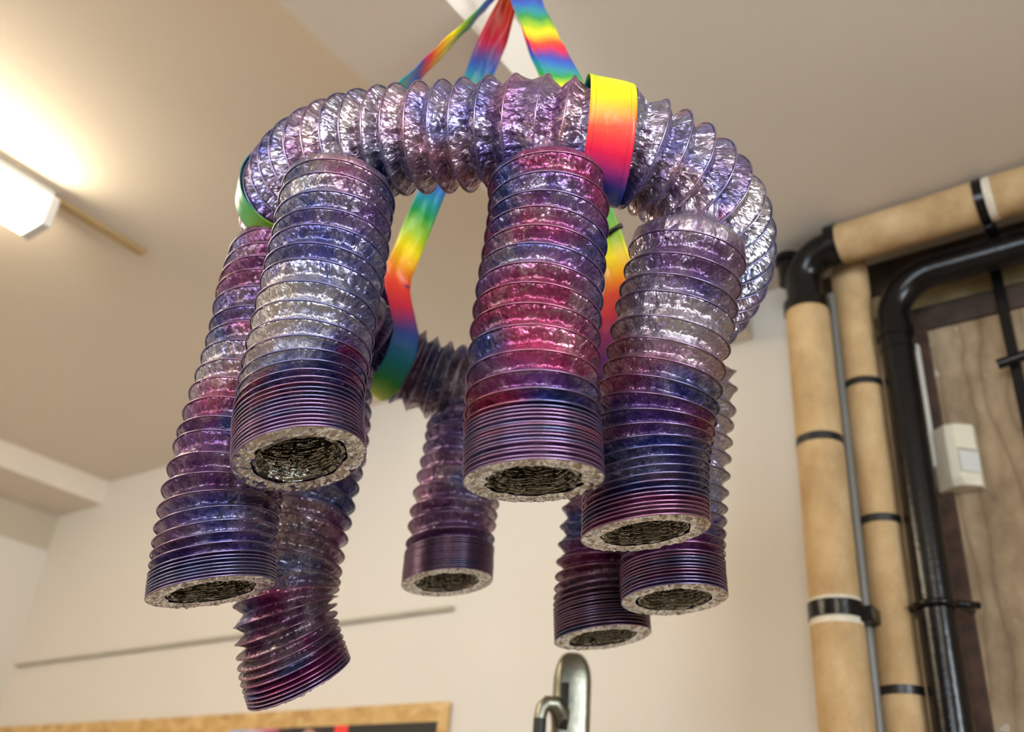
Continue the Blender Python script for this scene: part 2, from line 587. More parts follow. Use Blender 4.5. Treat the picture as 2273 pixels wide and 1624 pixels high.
# iron elbow joining the upright to the horizontal pipe
ZH, YH = 3.155, 2.10
f1 = empty('pipe_fitting', (P1[0], YP, 3.0))
ztop = z_at(694, 1790, YP)
tube('elbow', bend((P1[0], YP, ztop), (P1[0], (YP + YH) / 2, ZH - 0.005), (-0.575, YH, ZH), 0.075), 0.047, M_BLACK_IRON, f1, 32)
vtube('collar', ztop - 0.004, ztop + 0.026, 0.0595, M_BLACK_IRON, f1, P1)
tube('flange', [(-0.600, YH, ZH), (-0.572, YH, ZH)], 0.0595, M_BLACK_IRON, f1, 32)
vtube('plug', 3.10, 3.175, 0.030, M_BLACK_IRON, f1, (P1[0] - 0.038, YP))
vtube('plug_rim', 3.168, 3.186, 0.038, M_BLACK_IRON, f1, (P1[0] - 0.038, YP))
tag(f1, 'black iron elbow fitting where the upright and overhead lagged pipes meet', 'fitting')

hp = empty('lagged_pipe', (0.2, YH, ZH))
tube('lagging', [(-0.576, YH, ZH), (-0.236, YH, ZH)], 0.0545, M_JUTE, hp, 40)
tube('lagging', [(-0.212, YH, ZH), (XR - 0.02, YH, ZH)], 0.0545, M_JUTE, hp, 40)
tube('plaster_ring', [(-0.214, YH, ZH), (-0.196, YH, ZH)], 0.0552, M_PLASTER, hp, 40)
tube('iron_pipe', [(-0.24, YH, ZH), (-0.20, YH, ZH)], 0.047, M_BLACK_IRON, hp, 32)
tube('pipe_clamp', [(-0.236, YH, ZH), (-0.215, YH, ZH)], 0.0575, M_BLACK_IRON, hp, 32)
tag(hp, 'horizontal pipe in tan lagging running close under the ceiling', 'pipe')

# hanger rod behind the overhead pipes
hr = empty('pipe_hanger', (-0.25, 2.29, 2.6))
box('rod', (-0.263, 2.285, 2.45), (-0.237, 2.315, 3.145), M_BLACK_IRON, hr, 0.004)
box('rod', (-0.240, 2.14, 3.122), (-0.214, 2.315, 3.146), M_BLACK_IRON, hr, 0.004)
box('rod', (-0.238, 2.13, 3.10), (-0.216, 2.16, 3.15), M_BLACK_IRON, hr, 0.004)
tube('cross_bolt', [(-0.285, 2.272, 2.80), (-0.185, 2.272, 2.815)], 0.013, M_BLACK_IRON, hr, 14)
tag(hr, 'black iron hanger bracket holding the overhead lagged pipe', 'bracket')

# second lagged pipe
P2 = (-0.59, 2.215)
p2 = empty('lagged_pipe', (P2[0], P2[1], 0))
vtube('lagging', 0.05, 3.19, 0.0475, M_JUTE, p2, P2)
for (u, v) in ((1912, 842), (1953, 1146), (2004, 1528)):
    z = z_at(v, u, P2[1] - 0.045)
    vtube('strap_band', z - 0.0095, z + 0.0095, 0.0487, M_BLACK_BAND, p2, P2)
tag(p2, 'upright tan lagged pipe with three black straps, beside the black pipe', 'pipe')

tag(vtube('thin_pipe', 0.02, 3.06, 0.011, M_GREY_PIPE, None, (-0.634, 2.175), 20), 'thin dark grey pipe between the two lagged uprights', 'pipe')

# glossy black pipe with elbow
P3 = (-0.492, 2.205)
p3 = empty('black_pipe', (P3[0], P3[1], 0))
tube('pipe_run', bend((P3[0], P3[1], 0.02), (P3[0], P3[1], 3.068), (XR - 0.02, P3[1], 3.078), 0.115, 14), 0.0405, M_BLACK_IRON, p3, 36)
vtube('socket_collar', 2.895, 2.925, 0.0455, M_BLACK_IRON, p3, P3)
vtube('socket_collar', 2.86, 2.895, 0.0425, M_BLACK_IRON, p3, P3)
z3 = z_at(1335, 2080, P3[1] - 0.04)
bm = bmesh.new()
pts = [(P3[0] - 0.062, P3[1] + 0.06, z3)] + [(P3[0] + 0.045 * math.cos(a), P3[1] - 0.047 * math.sin(a), z3) for a in np.linspace(math.pi * 0.95, math.pi * 0.05, 14)] + [(P3[0] + 0.062, P3[1] + 0.06, z3)]
tube_bm(bm, pts, 0.0075, 10)
tube_bm(bm, [(P3[0] - 0.078, P3[1] + 0.02, z3), (P3[0] - 0.044, P3[1] - 0.012, z3)], 0.008, 10)
tube_bm(bm, [(P3[0] + 0.044, P3[1] - 0.012, z3), (P3[0] + 0.085, P3[1] + 0.02, z3)], 0.008, 10)
bm_obj('pipe_clip', bm, M_BLACK_IRON, p3, smooth=True)
tag(p3, 'glossy black iron pipe bending from upright to horizontal', 'pipe')

# wall details behind the pipes
YB = YW + 0.03
tag(box('timber_batten', (-0.484, YB - 0.018, 0.02), (-0.440, YB - 0.0005, 2.974), M_RUST, bevel=0.002), 'upright rust-brown batten behind the glossy black pipe', 'batten')
tag(box('cable_trunking', (-0.480, YB - 0.036, 2.58), (-0.462, YB - 0.0185, 2.925), M_WHITE, bevel=0.002), 'thin white cable trunking beside the black pipe above the sensor', 'trunking')
tag(box('timber_board', (-0.70, YB - 0.014, 2.975), (XR, YB - 0.0005, 3.045), M_TIMBER, bevel=0.002), 'dark brown timber board along the concrete wall', 'board')
tag(box('plaster_strip', (-0.70, YB - 0.007, 3.046), (XR, YB - 0.0005, 3.118), M_OLIVE, bevel=0.002), 'olive plaster strip above the dark timber board', 'strip')
tag(box('timber_board', (-0.70, YB - 0.02, 3.119), (XR, YB - 0.0005, ZC - 0.001), M_TIMBER, bevel=0.002), 'dark board at the ceiling behind the overhead pipe', 'board')

# motion sensor: wedge-fronted box turned on the wall
s = empty('motion_sensor', (-0.40, YB - 0.02, 2.53))
bm = bmesh.new()
prof = [(-0.052, 0.0), (-0.052, -0.030), (-0.012, -0.062), (0.012, -0.062), (0.048, -0.030), (0.048, 0.0)]
zz0, zz1 = 2.515, 2.675
SX, SY = -0.418, YB
loops = []
for z, k in ((zz0, 0.82), (zz0 + 0.018, 1.0), (zz1 - 0.012, 1.0), (zz1, 0.92)):
    loops.append([bm.verts.new((SX + a, SY + b * k, z)) for a, b in prof])
for a, b in zip(loops[:-1], loops[1:]):
    for j in range(len(prof)):
        j2 = (j + 1) % len(prof)
        bm.faces.new((a[j], a[j2], b[j2], b[j]))
bm.faces.new(loops[0][::-1])
bm.faces.new(loops[-1])
bm_obj('sensor_body', bm, M_PIR, s, bevel=0.003)
bm = bmesh.new()
vv = add_box(bm, (-0.024, -0.004, -0.026), (0.024, 0.002, 0.026))
bmesh.ops.rotate(bm, verts=bm.verts, cent=(0, 0, 0), matrix=Matrix.Rotation(math.radians(41.6), 3, 'Z'))
bmesh.ops.translate(bm, verts=bm.verts, vec=(SX + 0.030, SY - 0.0465, 2.572))
bm_obj('sensor_lens', bm, M_PIR_LENS, s, bevel=0.0015)
bm = bmesh.new()
add_box(bm, (-0.024, -0.003, -0.0025), (0.024, 0.002, 0.0025))
bmesh.ops.rotate(bm, verts=bm.verts, cent=(0, 0, 0), matrix=Matrix.Rotation(math.radians(41.6), 3, 'Z'))
bmesh.ops.translate(bm, verts=bm.verts, vec=(SX + 0.030, SY - 0.0465, 2.604))
bm_obj('lens_rim', bm, M_RAIL, s)
tag(s, 'cream plastic motion sensor on the brown concrete wall', 'sensor')

# ------------------------------------------------------------------ steel post with lever below the sculpture
ps = empty('steel_post', (-1.135, 1.75, 0))
PX, PY = -1.135, 1.75
RX = Vector((0.79, 0.61, 0))       # across the post
RY = Vector((-0.61, 0.79, 0))


def pp(a, b, z):
    return Vector((PX, PY, 0)) + RX * a + RY * b + Vector((0, 0, z))


bm = bmesh.new()
top, hw, hd = 2.062, 0.0395, 0.034
rows = [(0.0, 1.0), (1.2, 1.0), (1.93, 1.0)] + [(1.997 + 0.065 * math.sin(a), max(0.06, math.cos(a)) ** 0.75) for a in np.linspace(0, math.pi / 2, 9)]
rings = []
for z, k in rows:
    ring = []
    for j in range(28):
        a = 2 * math.pi * j / 28
        ca, sa = math.cos(a), math.sin(a)
        ex = math.copysign(abs(ca) ** 0.5, ca) * hw * k
        ey = math.copysign(abs(sa) ** 0.5, sa) * hd * k
        ring.append(bm.verts.new(pp(ex, ey, z)))
    rings.append(ring)
for a, b in zip(rings[:-1], rings[1:]):
    for j in range(28):
        bm.faces.new((a[j], a[(j + 1) % 28], b[(j + 1) % 28], b[j]))
bm.faces.new(rings[0][::-1])
bm.faces.new(rings[-1])
o = bm_obj('post_body', bm, M_STEEL, ps, smooth=True)
es(o, 50)
bm = bmesh.new()
tube_bm(bm, [pp(-0.017, -0.033, 1.90), pp(-0.017, -0.033, 1.992)], 0.0085, 12)
bm_obj('slot', bm, M_DARKHOLE, ps, smooth=True)
o = tube('lever', [pp(-0.008, -0.004, 1.80), pp(-0.011, -0.006, 1.86), pp(-0.017, -0.012, 1.905), pp(-0.024, -0.026, 1.934), pp(-0.038, -0.038, 1.948), pp(-0.052, -0.040, 1.948), pp(-0.062, -0.041, 1.938), pp(-0.066, -0.041, 1.920), pp(-0.0665, -0.041, 1.90)],
         [0.018, 0.020, 0.022, 0.021, 0.0180, 0.0155, 0.0140, 0.0128, 0.0115], M_STEEL, ps, 18)
tube('grip', [pp(-0.066, -0.041, 1.917), pp(-0.0665, -0.041, 1.70)], [0.0135, 0.0135], M_RUBBER, o, 16)
tag(ps, 'round-topped worn steel post with a hooked lever and black grip', 'post')

# ------------------------------------------------------------------ the hanging duct sculpture
rng = np.random.default_rng(7)


class VN:
    """value noise, periodic in x"""

    def __init__(self, nx, ny, seed):
        self.g = np.random.default_rng(seed).random((nx, ny))
        self.nx, self.ny = nx, ny

    def __call__(self, x, y):
        # x in [0,1) periodic over nx cells, y in cells
        x = np.mod(x, 1.0) * self.nx
        y = np.mod(y, self.ny)
        xi, yi = np.floor(x).astype(int), np.floor(y).astype(int)
        fx, fy = x - xi, y - yi
        fx, fy = fx * fx * (3 - 2 * fx), fy * fy * (3 - 2 * fy)
        x0, x1, y0, y1 = xi % self.nx, (xi + 1) % self.nx, yi % self.ny, (yi + 1) % self.ny
        g = self.g
        return (g[x0, y0] * (1 - fx) + g[x1, y0] * fx) * (1 - fy) + (g[x0, y1] * (1 - fx) + g[x1, y1] * fx) * fy


RQ = [-0.7881, 0.9119, 2.425, 0.2979, -0.0229, -0.0618, 0.0732, 0.048, -0.0066, 0.0247, 0.0175, 0.0143, -0.0051]
TR = 0.0735     # tube radius of the ring


def ring_pt(T):
    T = np.asarray(T, float)
    rr = RQ[3] + RQ[7] * np.cos(2 * T) + RQ[8] * np.sin(2 * T) + RQ[9] * np.cos(3 * T) + RQ[10] * np.sin(3 * T)
    zz = RQ[2] + RQ[4] * np.cos(T) + RQ[5] * np.sin(T) + RQ[11] * np.cos(2 * T) + RQ[12] * np.sin(2 * T)
    return np.stack([RQ[0] + rr * np.cos(T), RQ[1] + rr * np.sin(T), zz], -1)


PURP, LILA, BLUE, MAGE, PLUM, PINK = (0.175, 0.082, 0.215), (0.30, 0.20, 0.37), (0.052, 0.062, 0.245), (0.29, 0.042, 0.125), (0.115, 0.026, 0.10), (0.38, 0.165, 0.235)
FOLD = 0.0365    # foil width between two turns of the wire


def grid_mesh(name, V, uvs=None, colr=None, mat=None, parent=None, smooth=True, close=False):
    """V (rows, cols, 3) -> quad mesh"""
    n, m = V.shape[:2]
    idx = np.arange(n * m).reshape(n, m)
    nxt = np.roll(idx, -1, axis=1) if close else idx
    if close:
        a, b, c, d = idx[:-1], nxt[:-1], nxt[1:], idx[1:]
    else:
        a, b, c, d = idx[:-1, :-1], idx[:-1, 1:], idx[1:, 1:], idx[1:, :-1]
    F = np.stack([a, b, c, d], -1).reshape(-1, 4)
    P = V.reshape(-1, 3)
    area2 = np.linalg.norm(np.cross(P[F[:, 2]] - P[F[:, 0]], P[F[:, 3]] - P[F[:, 1]]), axis=1)
    F = F[area2 > 1e-10]
    me = bpy.data.meshes.new(name)
    me.vertices.add(n * m)
    me.vertices.foreach_set('co', P.astype(np.float32).ravel())
    me.loops.add(F.size)
    me.loops.foreach_set('vertex_index', F.ravel().astype(np.int32))
    me.polygons.add(len(F))
    me.polygons.foreach_set('loop_start', np.arange(0, F.size, 4, dtype=np.int32))
    me.polygons.foreach_set('loop_total', np.full(len(F), 4, np.int32))
    if uvs is not None:
        l = me.uv_layers.new(name='UVMap')
        l.data.foreach_set('uv', uvs.reshape(-1, 2)[F.ravel()].astype(np.float32).ravel())
    if colr is not None:
        ca = me.color_attributes.new('paint', 'FLOAT_COLOR', 'POINT')
        ca.data.foreach_set('color', colr.reshape(-1, 4).astype(np.float32).ravel())
    me.update(calc_edges=True)
    me.validate()
    return link(name, me, mat, parent, smooth)


def paint_field(t, th, phi, stops, seed):
    """spray paint: colour stops along the duct, broken up by soft noise; alpha = coverage"""
    a, b, c = VN(4, 64, seed), VN(5, 64, seed + 1), VN(3, 64, seed + 2)
    u = th / (2 * np.pi)
    tt = np.clip(t + (a(u, phi * 0.33) - 0.5) * 0.34 + (b(u, phi * 0.8) - 0.5) * 0.10, 0, 1)
    ts = [s[0] for s in stops]
    cols = np.stack([np.interp(tt, ts, [s[1][k] for s in stops]) for k in range(3)], -1)
    alt = np.array(stops[len(stops) // 2][2] if len(stops[0]) > 3 else BLUE)
    w = np.clip((b(u, phi * 0.45 + 7) - 0.60) * 4.0, 0, 1)[..., None]
    cols = cols * (1 - w) + alt * w
    cols = cols * np.array([0.92, 0.95, 0.86])
    cov = np.interp(tt, ts, [s[2] for s in stops])
    cov = np.clip(cov + (c(u, phi * 0.30 + 3) - 0.5) * 0.7, 0.0, 1.0)
    return np.concatenate([cols, cov[..., None]], -1)


def duct(name, parent, center, frame, S, stops, seed, R=0.0735, nth=168, rp=12, closed=False, crump=1.0, local=None, taper=None, wire_n=96, fold=None, mat=None, power=0.9):
    FOLDW = fold or FOLD

    """center(s) -> points; frame(s) -> (a, b) unit vectors; S = arclength of every turn of the wire"""
    N = len(S) - 1
    ph_i = np.arange(N + 1)
    th = np.linspace(0, 2 * np.pi, nth + 1)
    k = np.arange(-rp if not closed else 0, N * rp + 1)
    phi = k[:, None] / rp + th[None, :] / (2 * np.pi)
    if closed:
        pc = np.mod(phi, N)
    else:
        pc = np.clip(phi, 0, N - 1e-9)
    s = np.interp(pc, ph_i, S)
    sp = np.diff(S)[np.clip(np.floor(pc).astype(int), 0, N - 1)]
    thb = np.broadcast_to(th[None, :], phi.shape)
    loc = sp if local is None else sp * local(s, thb)
    depth = 0.5 * np.sqrt(np.clip(FOLDW ** 2 - np.minimum(loc, FOLDW * 0.97) ** 2, 0, None))
    fr = pc - np.floor(pc)
    x = np.abs(2 * fr - 1)                                  # 1 on the wire, 0 in the valley
    prof = 1 - x ** power
    u = thb / (2 * np.pi)
    n1, n2, n3 = VN(46, 64, seed + 5), VN(80, 128, seed + 6), VN(24, 64, seed + 8)
    cr1 = np.abs(2 * n1(u + 0.01 * np.sin(pc * 3), pc * 1.9) - 1)
    cr2 = np.abs(2 * n2(u, pc * 3.1) - 1)
    amp = crump * prof ** 0.7 * np.clip(loc / 0.022, 0.15, 1.0)
    r = R - depth * prof - amp * (0.0028 * cr1 + 0.0018 * cr2 - 0.0015)
    r = r * (1 + 0.012 * (n3(u * 0 + 0.3, pc * 0.4) - 0.5))
    if taper:
        r = r * (0.62 + 0.38 * np.clip((s - taper * 0.72) / (taper * 0.24), 0, 1))
    ds = amp * (n3(u, pc * 2.3) - 0.5) * 0.003
    c, (a, b) = center(s + (0 if closed else ds * (s < S[-1] - 0.006))), frame(s)
    V = c + a * (r * np.cos(thb))[..., None] + b * (r * np.sin(thb))[..., None]
    t = (s - S[0]) / (S[-1] - S[0])
    if closed:
        t2 = np.mod(t, 1)
    else:
        t2 = t
    col = paint_field(t2, thb, pc, stops, seed)
    uv = np.stack([thb * R, phi * FOLD], -1)
    o = grid_mesh(name, V, uv, col, mat or M_FOIL, parent)
    # the wire, a thin bead along the crest of every fold
    q = np.arange(0, N * wire_n + 1) / wire_n
    qs = np.interp(q, ph_i, S)
    qt = 2 * np.pi * np.mod(q, 1.0)
    # phi = turn + th/2pi must be an integer on the crest: the crest at angle th sits at s(turn)
    # crest is where pc is an integer, i.e. k/rp = -th/2pi (mod 1): arclength does not move with th
    rw = 0.00105
    ring = np.arange(0, 6) / 6 * 2 * np.pi
    pieces, pcol = [], []
    tw = np.linspace(0, 2 * np.pi, wire_n + 1)
    for i in range(0, N + (0 if closed else 1)):
        if taper and S[i] < taper * 0.94:
            continue
        si = np.full_like(tw, S[i])
        ci, (ai, bi) = center(si), frame(si)
        rad = ai * np.cos(tw)[:, None] + bi * np.sin(tw)[:, None]
        tn = np.cross(ai, bi)
        i3 = (n3(tw * 0 + 0.3, np.full_like(tw, i * 0.4)) - 0.5) * 0.012
        base = ci + rad * (R * (1 + i3) + 0.0002)[:, None]
        W = base[:, None, :] + rad[:, None, :] * (rw * np.cos(ring))[None, :, None] + tn[:, None, :] * (rw * np.sin(ring))[None, :, None]
        pieces.append(W)
        cc = paint_field(np.full_like(tw, (S[i] - S[0]) / (S[-1] - S[0])), tw, np.full_like(tw, float(i)), stops, seed)
        pcol.append(np.repeat(cc[:, None, :], 6, 1))
    n_p, n_w = len(pieces), wire_n + 1
    allV = np.concatenate(pieces, 0)
    allC = np.concatenate(pcol, 0)
    idx = np.arange(n_p * n_w * 6).reshape(n_p, n_w, 6)
    nx = np.roll(idx, -1, axis=2)
    F = np.stack([idx[:, :-1], nx[:, :-1], nx[:, 1:], idx[:, 1:]], -1).reshape(-1, 4)
    me = bpy.data.meshes.new('wire_coil')
    me.vertices.add(len(allV) * 6)
    me.vertices.foreach_set('co', allV.reshape(-1).astype(np.float32))
    me.loops.add(F.size)
    me.loops.foreach_set('vertex_index', F.ravel().astype(np.int32))
    me.polygons.add(len(F))
    me.polygons.foreach_set('loop_start', np.arange(0, F.size, 4, dtype=np.int32))
    me.polygons.foreach_set('loop_total', np.full(len(F), 4, np.int32))
    ca = me.color_attributes.new('paint', 'FLOAT_COLOR', 'POINT')
    ca.data.foreach_set('color', allC.reshape(-1).astype(np.float32))
    me.update(calc_edges=True)
    link('wire_coil', me, M_WIRE, o, True)
    return o


sculpt = empty('duct_sculpture', (RQ[0], RQ[1], 1.83))
tag(sculpt, 'purple and silver octopus-like sculpture of crinkled foil ducts hanging from rainbow ribbons', 'sculpture')

# ring
TT = np.linspace(0, 2 * np.pi, 1441)
RP = ring_pt(TT)
RL = np.concatenate([[0], np.cumsum(np.linalg.norm(np.diff(RP, axis=0), axis=1))])
RLEN = RL[-1]


def ring_T(s):
    return np.interp(np.mod(s, RLEN), RL, TT)


def ring_center(s):
    return ring_pt(ring_T(s))


def ring_frame(s):
    T = ring_T(s)
    d = ring_pt(T + 0.01) - ring_pt(T - 0.01)
    d /= np.linalg.norm(d, axis=-1, keepdims=True)
    z = np.zeros_like(d)
    z[..., 2] = 1
    a = np.cross(d, z)
    a /= np.linalg.norm(a, axis=-1, keepdims=True)          # outward
    return a, np.cross(a, d) * -1.0


def ring_local(s, th):
    return 1 + TR * np.cos(th) / 0.31


# turns are uneven along the ring: wide apart over the front leg, pressed together at the left
RG = np.random.default_rng(3)
pos_, SR = 0.0, [0.0]
while pos_ < RLEN:
    g_ = np.degrees(ring_T(pos_))
    step = np.interp(g_, [0, 30, 70, 120, 165, 205, 235, 262, 290, 312, 332, 348, 360], [0.0255, 0.0245, 0.027, 0.031, 0.031, 0.026, 0.0235, 0.0245, 0.031, 0.036, 0.034, 0.028, 0.0255])
    pos_ += step * (1 + 0.07 * RG.standard_normal())
    SR.append(pos_)
SR = np.array(SR) * RLEN / SR[-1]
NR = len(SR) - 1
ring_stops = [(0.0, LILA, 0.66), (0.08, (0.13, 0.13, 0.40), 0.72), (0.15, PINK, 0.75), (0.25, PURP, 0.78), (0.38, PURP, 0.9), (0.5, PURP, 0.9), (0.6, (0.24, 0.11, 0.27), 0.8), (0.66, (0.16, 0.13, 0.40), 0.85),
              (0.73, (0.24, 0.17, 0.40), 0.6), (0.80, (0.27, 0.12, 0.30), 0.78), (0.87, (0.40, 0.17, 0.28), 0.66), (0.93, (0.15, 0.13, 0.42), 0.72), (1.0, LILA, 0.66)]
duct('ring_duct', sculpt, ring_center, ring_frame, SR, ring_stops, 11, R=TR, nth=176, rp=12, closed=True, local=ring_local, crump=1.7, fold=0.047, power=1.12)

# legs: path points from the ring's middle line down to the open end, and the way the end faces
LEGS = {
 'A': (266, [(-0.8048, 0.6352, 2.3593), (-0.8023, 0.6361, 2.3082), (-0.8019, 0.635, 2.2318), (-0.8011, 0.6344, 2.1663), (-0.7995, 0.6343, 2.0985), (-0.7965, 0.6357, 2.0576), (-0.7882, 0.6407, 2.0075)], (0.264, 0.108, -0.959), (11, 6, 0.0044, 0.008)),
 'B': (323, [(-0.5462, 0.748, 2.3455), (-0.5468, 0.7483, 2.2776), (-0.5495, 0.7471, 2.2132), (-0.5512, 0.7465, 2.1523), (-0.5508, 0.7474, 2.0946), (-0.5489, 0.7494, 2.04), (-0.5452, 0.7528, 1.9795)], (0.029, 0.119, -0.992), (15, 2, 0.0043, 0.014)),
 'C': (358, [(-0.4336, 0.9045, 2.3419), (-0.4451, 0.9064, 2.2913), (-0.4615, 0.9082, 2.2239), (-0.4768, 0.9103, 2.1591), (-0.4915, 0.9123, 2.0966), (-0.5019, 0.9169, 2.0367), (-0.5078, 0.9257, 1.9731)], (0.094, 0.148, -0.984), (6, 12, 0.0052, 0.0075)),
 'D': (219, [(-0.9939, 0.6996, 2.3325), (-0.9875, 0.6985, 2.2617), (-0.9834, 0.696, 2.1946), (-0.9829, 0.6908, 2.1239), (-0.9796, 0.6873, 2.051), (-0.9761, 0.6853, 1.9948), (-0.9696, 0.6857, 1.9416), (-0.9602, 0.6883, 1.89)], (0.149, 0.234, -0.961), (7, 7, 0.0040, 0.0115)),
 'E': (184, [(-1.076, 0.9016, 2.277), (-1.0689, 0.9032, 2.1967), (-1.0697, 0.9002, 2.1425), (-1.0709, 0.8967, 2.083), (-1.0721, 0.8934, 2.026), (-1.0706, 0.892, 1.9715), (-1.0635, 0.8949, 1.9196), (-1.0522, 0.901, 1.8763), (-1.0336, 0.9125, 1.8339)], (0.092, 0.629, -0.772), (4, 9, 0.0050, 0.0095)),
 'F': (134, [(-0.9984, 1.1672, 2.3437), (-0.9969, 1.168, 2.2818), (-1.0004, 1.1651, 2.2218), (-1.0039, 1.1624, 2.1719), (-1.0048, 1.1614, 2.1236), (-1.0042, 1.1616, 2.0807), (-1.0029, 1.1623, 2.0375)], (0.131, 0.081, -0.988), (15, 1, 0.0036, 0.016)),
 'G': (76, [(-0.7261, 1.2197, 2.2792), (-0.7359, 1.2288, 2.2047), (-0.7454, 1.2361, 2.1396), (-0.7541, 1.242, 2.0832), (-0.761, 1.2475, 2.035), (-0.7645, 1.2537, 1.9947), (-0.7659, 1.2619, 1.9527)], (0.135, 0.093, -0.986), (11, 6, 0.0043, 0.008)),
 'H': (40, [(-0.5629, 1.1526, 2.2897), (-0.574, 1.1588, 2.2271), (-0.5843, 1.1652, 2.1664), (-0.5931, 1.1708, 2.1137), (-0.6018, 1.1777, 2.0561), (-0.6065, 1.1842, 2.0126), (-0.608, 1.1915, 1.9761)], (0.098, 0.041, -0.994), (10, 4, 0.0043, 0.011)),
}
PAINT = {
 'A': [(0, PURP, 0.82), (0.12, (0.28, 0.09, 0.20), 0.87), (0.35, (0.09, 0.09, 0.30), 0.82), (0.6, (0.14, 0.10, 0.28), 0.62), (0.78, (0.16, 0.12, 0.33), 0.67), (0.88, MAGE, 0.92), (0.95, BLUE, 0.97), (1, (0.26, 0.12, 0.34), 0.97)],
 'B': [(0, PURP, 0.87), (0.15, (0.27, 0.07, 0.20), 0.97), (0.3, MAGE, 0.97), (0.42, (0.09, 0.08, 0.27), 0.97), (0.52, (0.20, 0.09, 0.26), 0.92), (0.68, MAGE, 0.97), (0.8, (0.36, 0.05, 0.14), 0.97), (0.92, (0.17, 0.12, 0.36), 0.97), (1, (0.28, 0.12, 0.32), 0.97)],
 'C': [(0, LILA, 0.57), (0.2, PURP, 0.77), (0.4, (0.20, 0.13, 0.28), 0.62), (0.55, MAGE, 0.87), (0.7, (0.30, 0.06, 0.16), 0.92), (0.8, BLUE, 0.97), (0.9, (0.10, 0.05, 0.22), 0.97), (1, (0.30, 0.07, 0.22), 0.97)],
 'D': [(0, PURP, 0.92), (0.2, (0.22, 0.06, 0.16), 0.97), (0.35, (0.10, 0.07, 0.24), 0.97), (0.5, (0.32, 0.05, 0.14), 0.97), (0.68, (0.16, 0.07, 0.22), 0.82), (0.85, (0.13, 0.04, 0.16), 0.82), (1, (0.13, 0.08, 0.28), 0.97)],
 'E': [(0, PURP, 0.97), (0.4, (0.16, 0.06, 0.24), 0.97), (0.6, (0.20, 0.04, 0.16), 0.97), (0.8, PLUM, 0.92), (0.92, (0.26, 0.02, 0.14), 0.97), (1, PURP, 0.97)],
 'F': [(0, PURP, 0.97), (0.25, (0.13, 0.08, 0.27), 0.97), (0.5, (0.24, 0.10, 0.26), 0.67), (0.75, PURP, 0.87), (1, (0.15, 0.06, 0.20), 0.97)],
 'G': [(0, LILA, 0.82), (0.4, (0.22, 0.06, 0.18), 0.97), (0.7, (0.18, 0.03, 0.10), 0.97), (1, (0.15, 0.06, 0.18), 0.97)],
 'H': [(0, LILA, 0.52), (0.35, (0.22, 0.15, 0.30), 0.52), (0.6, (0.14, 0.10, 0.30), 0.72), (0.8, (0.10, 0.09, 0.28), 0.92), (0.9, (0.24, 0.05, 0.18), 0.97), (1, (0.20, 0.13, 0.38), 0.97)],
}
RE = 0.0748


def catmull(P, n=40):
    P = np.asarray(P, float)
    Q = np.concatenate([[2 * P[0] - P[1]], P, [2 * P[-1] - P[-2]]])
    out = []
    for i in range(1, len(Q) - 2):
        t = np.linspace(0, 1, n, endpoint=False)[:, None]
        p0, p1, p2, p3 = Q[i - 1:i + 3]
        out.append(0.5 * ((2 * p1) + (-p0 + p2) * t + (2 * p0 - 5 * p1 + 4 * p2 - p3) * t ** 2 + (-p0 + 3 * p1 - 3 * p2 + p3) * t ** 3))
    out.append(P[-1:])
    return np.concatenate(out)


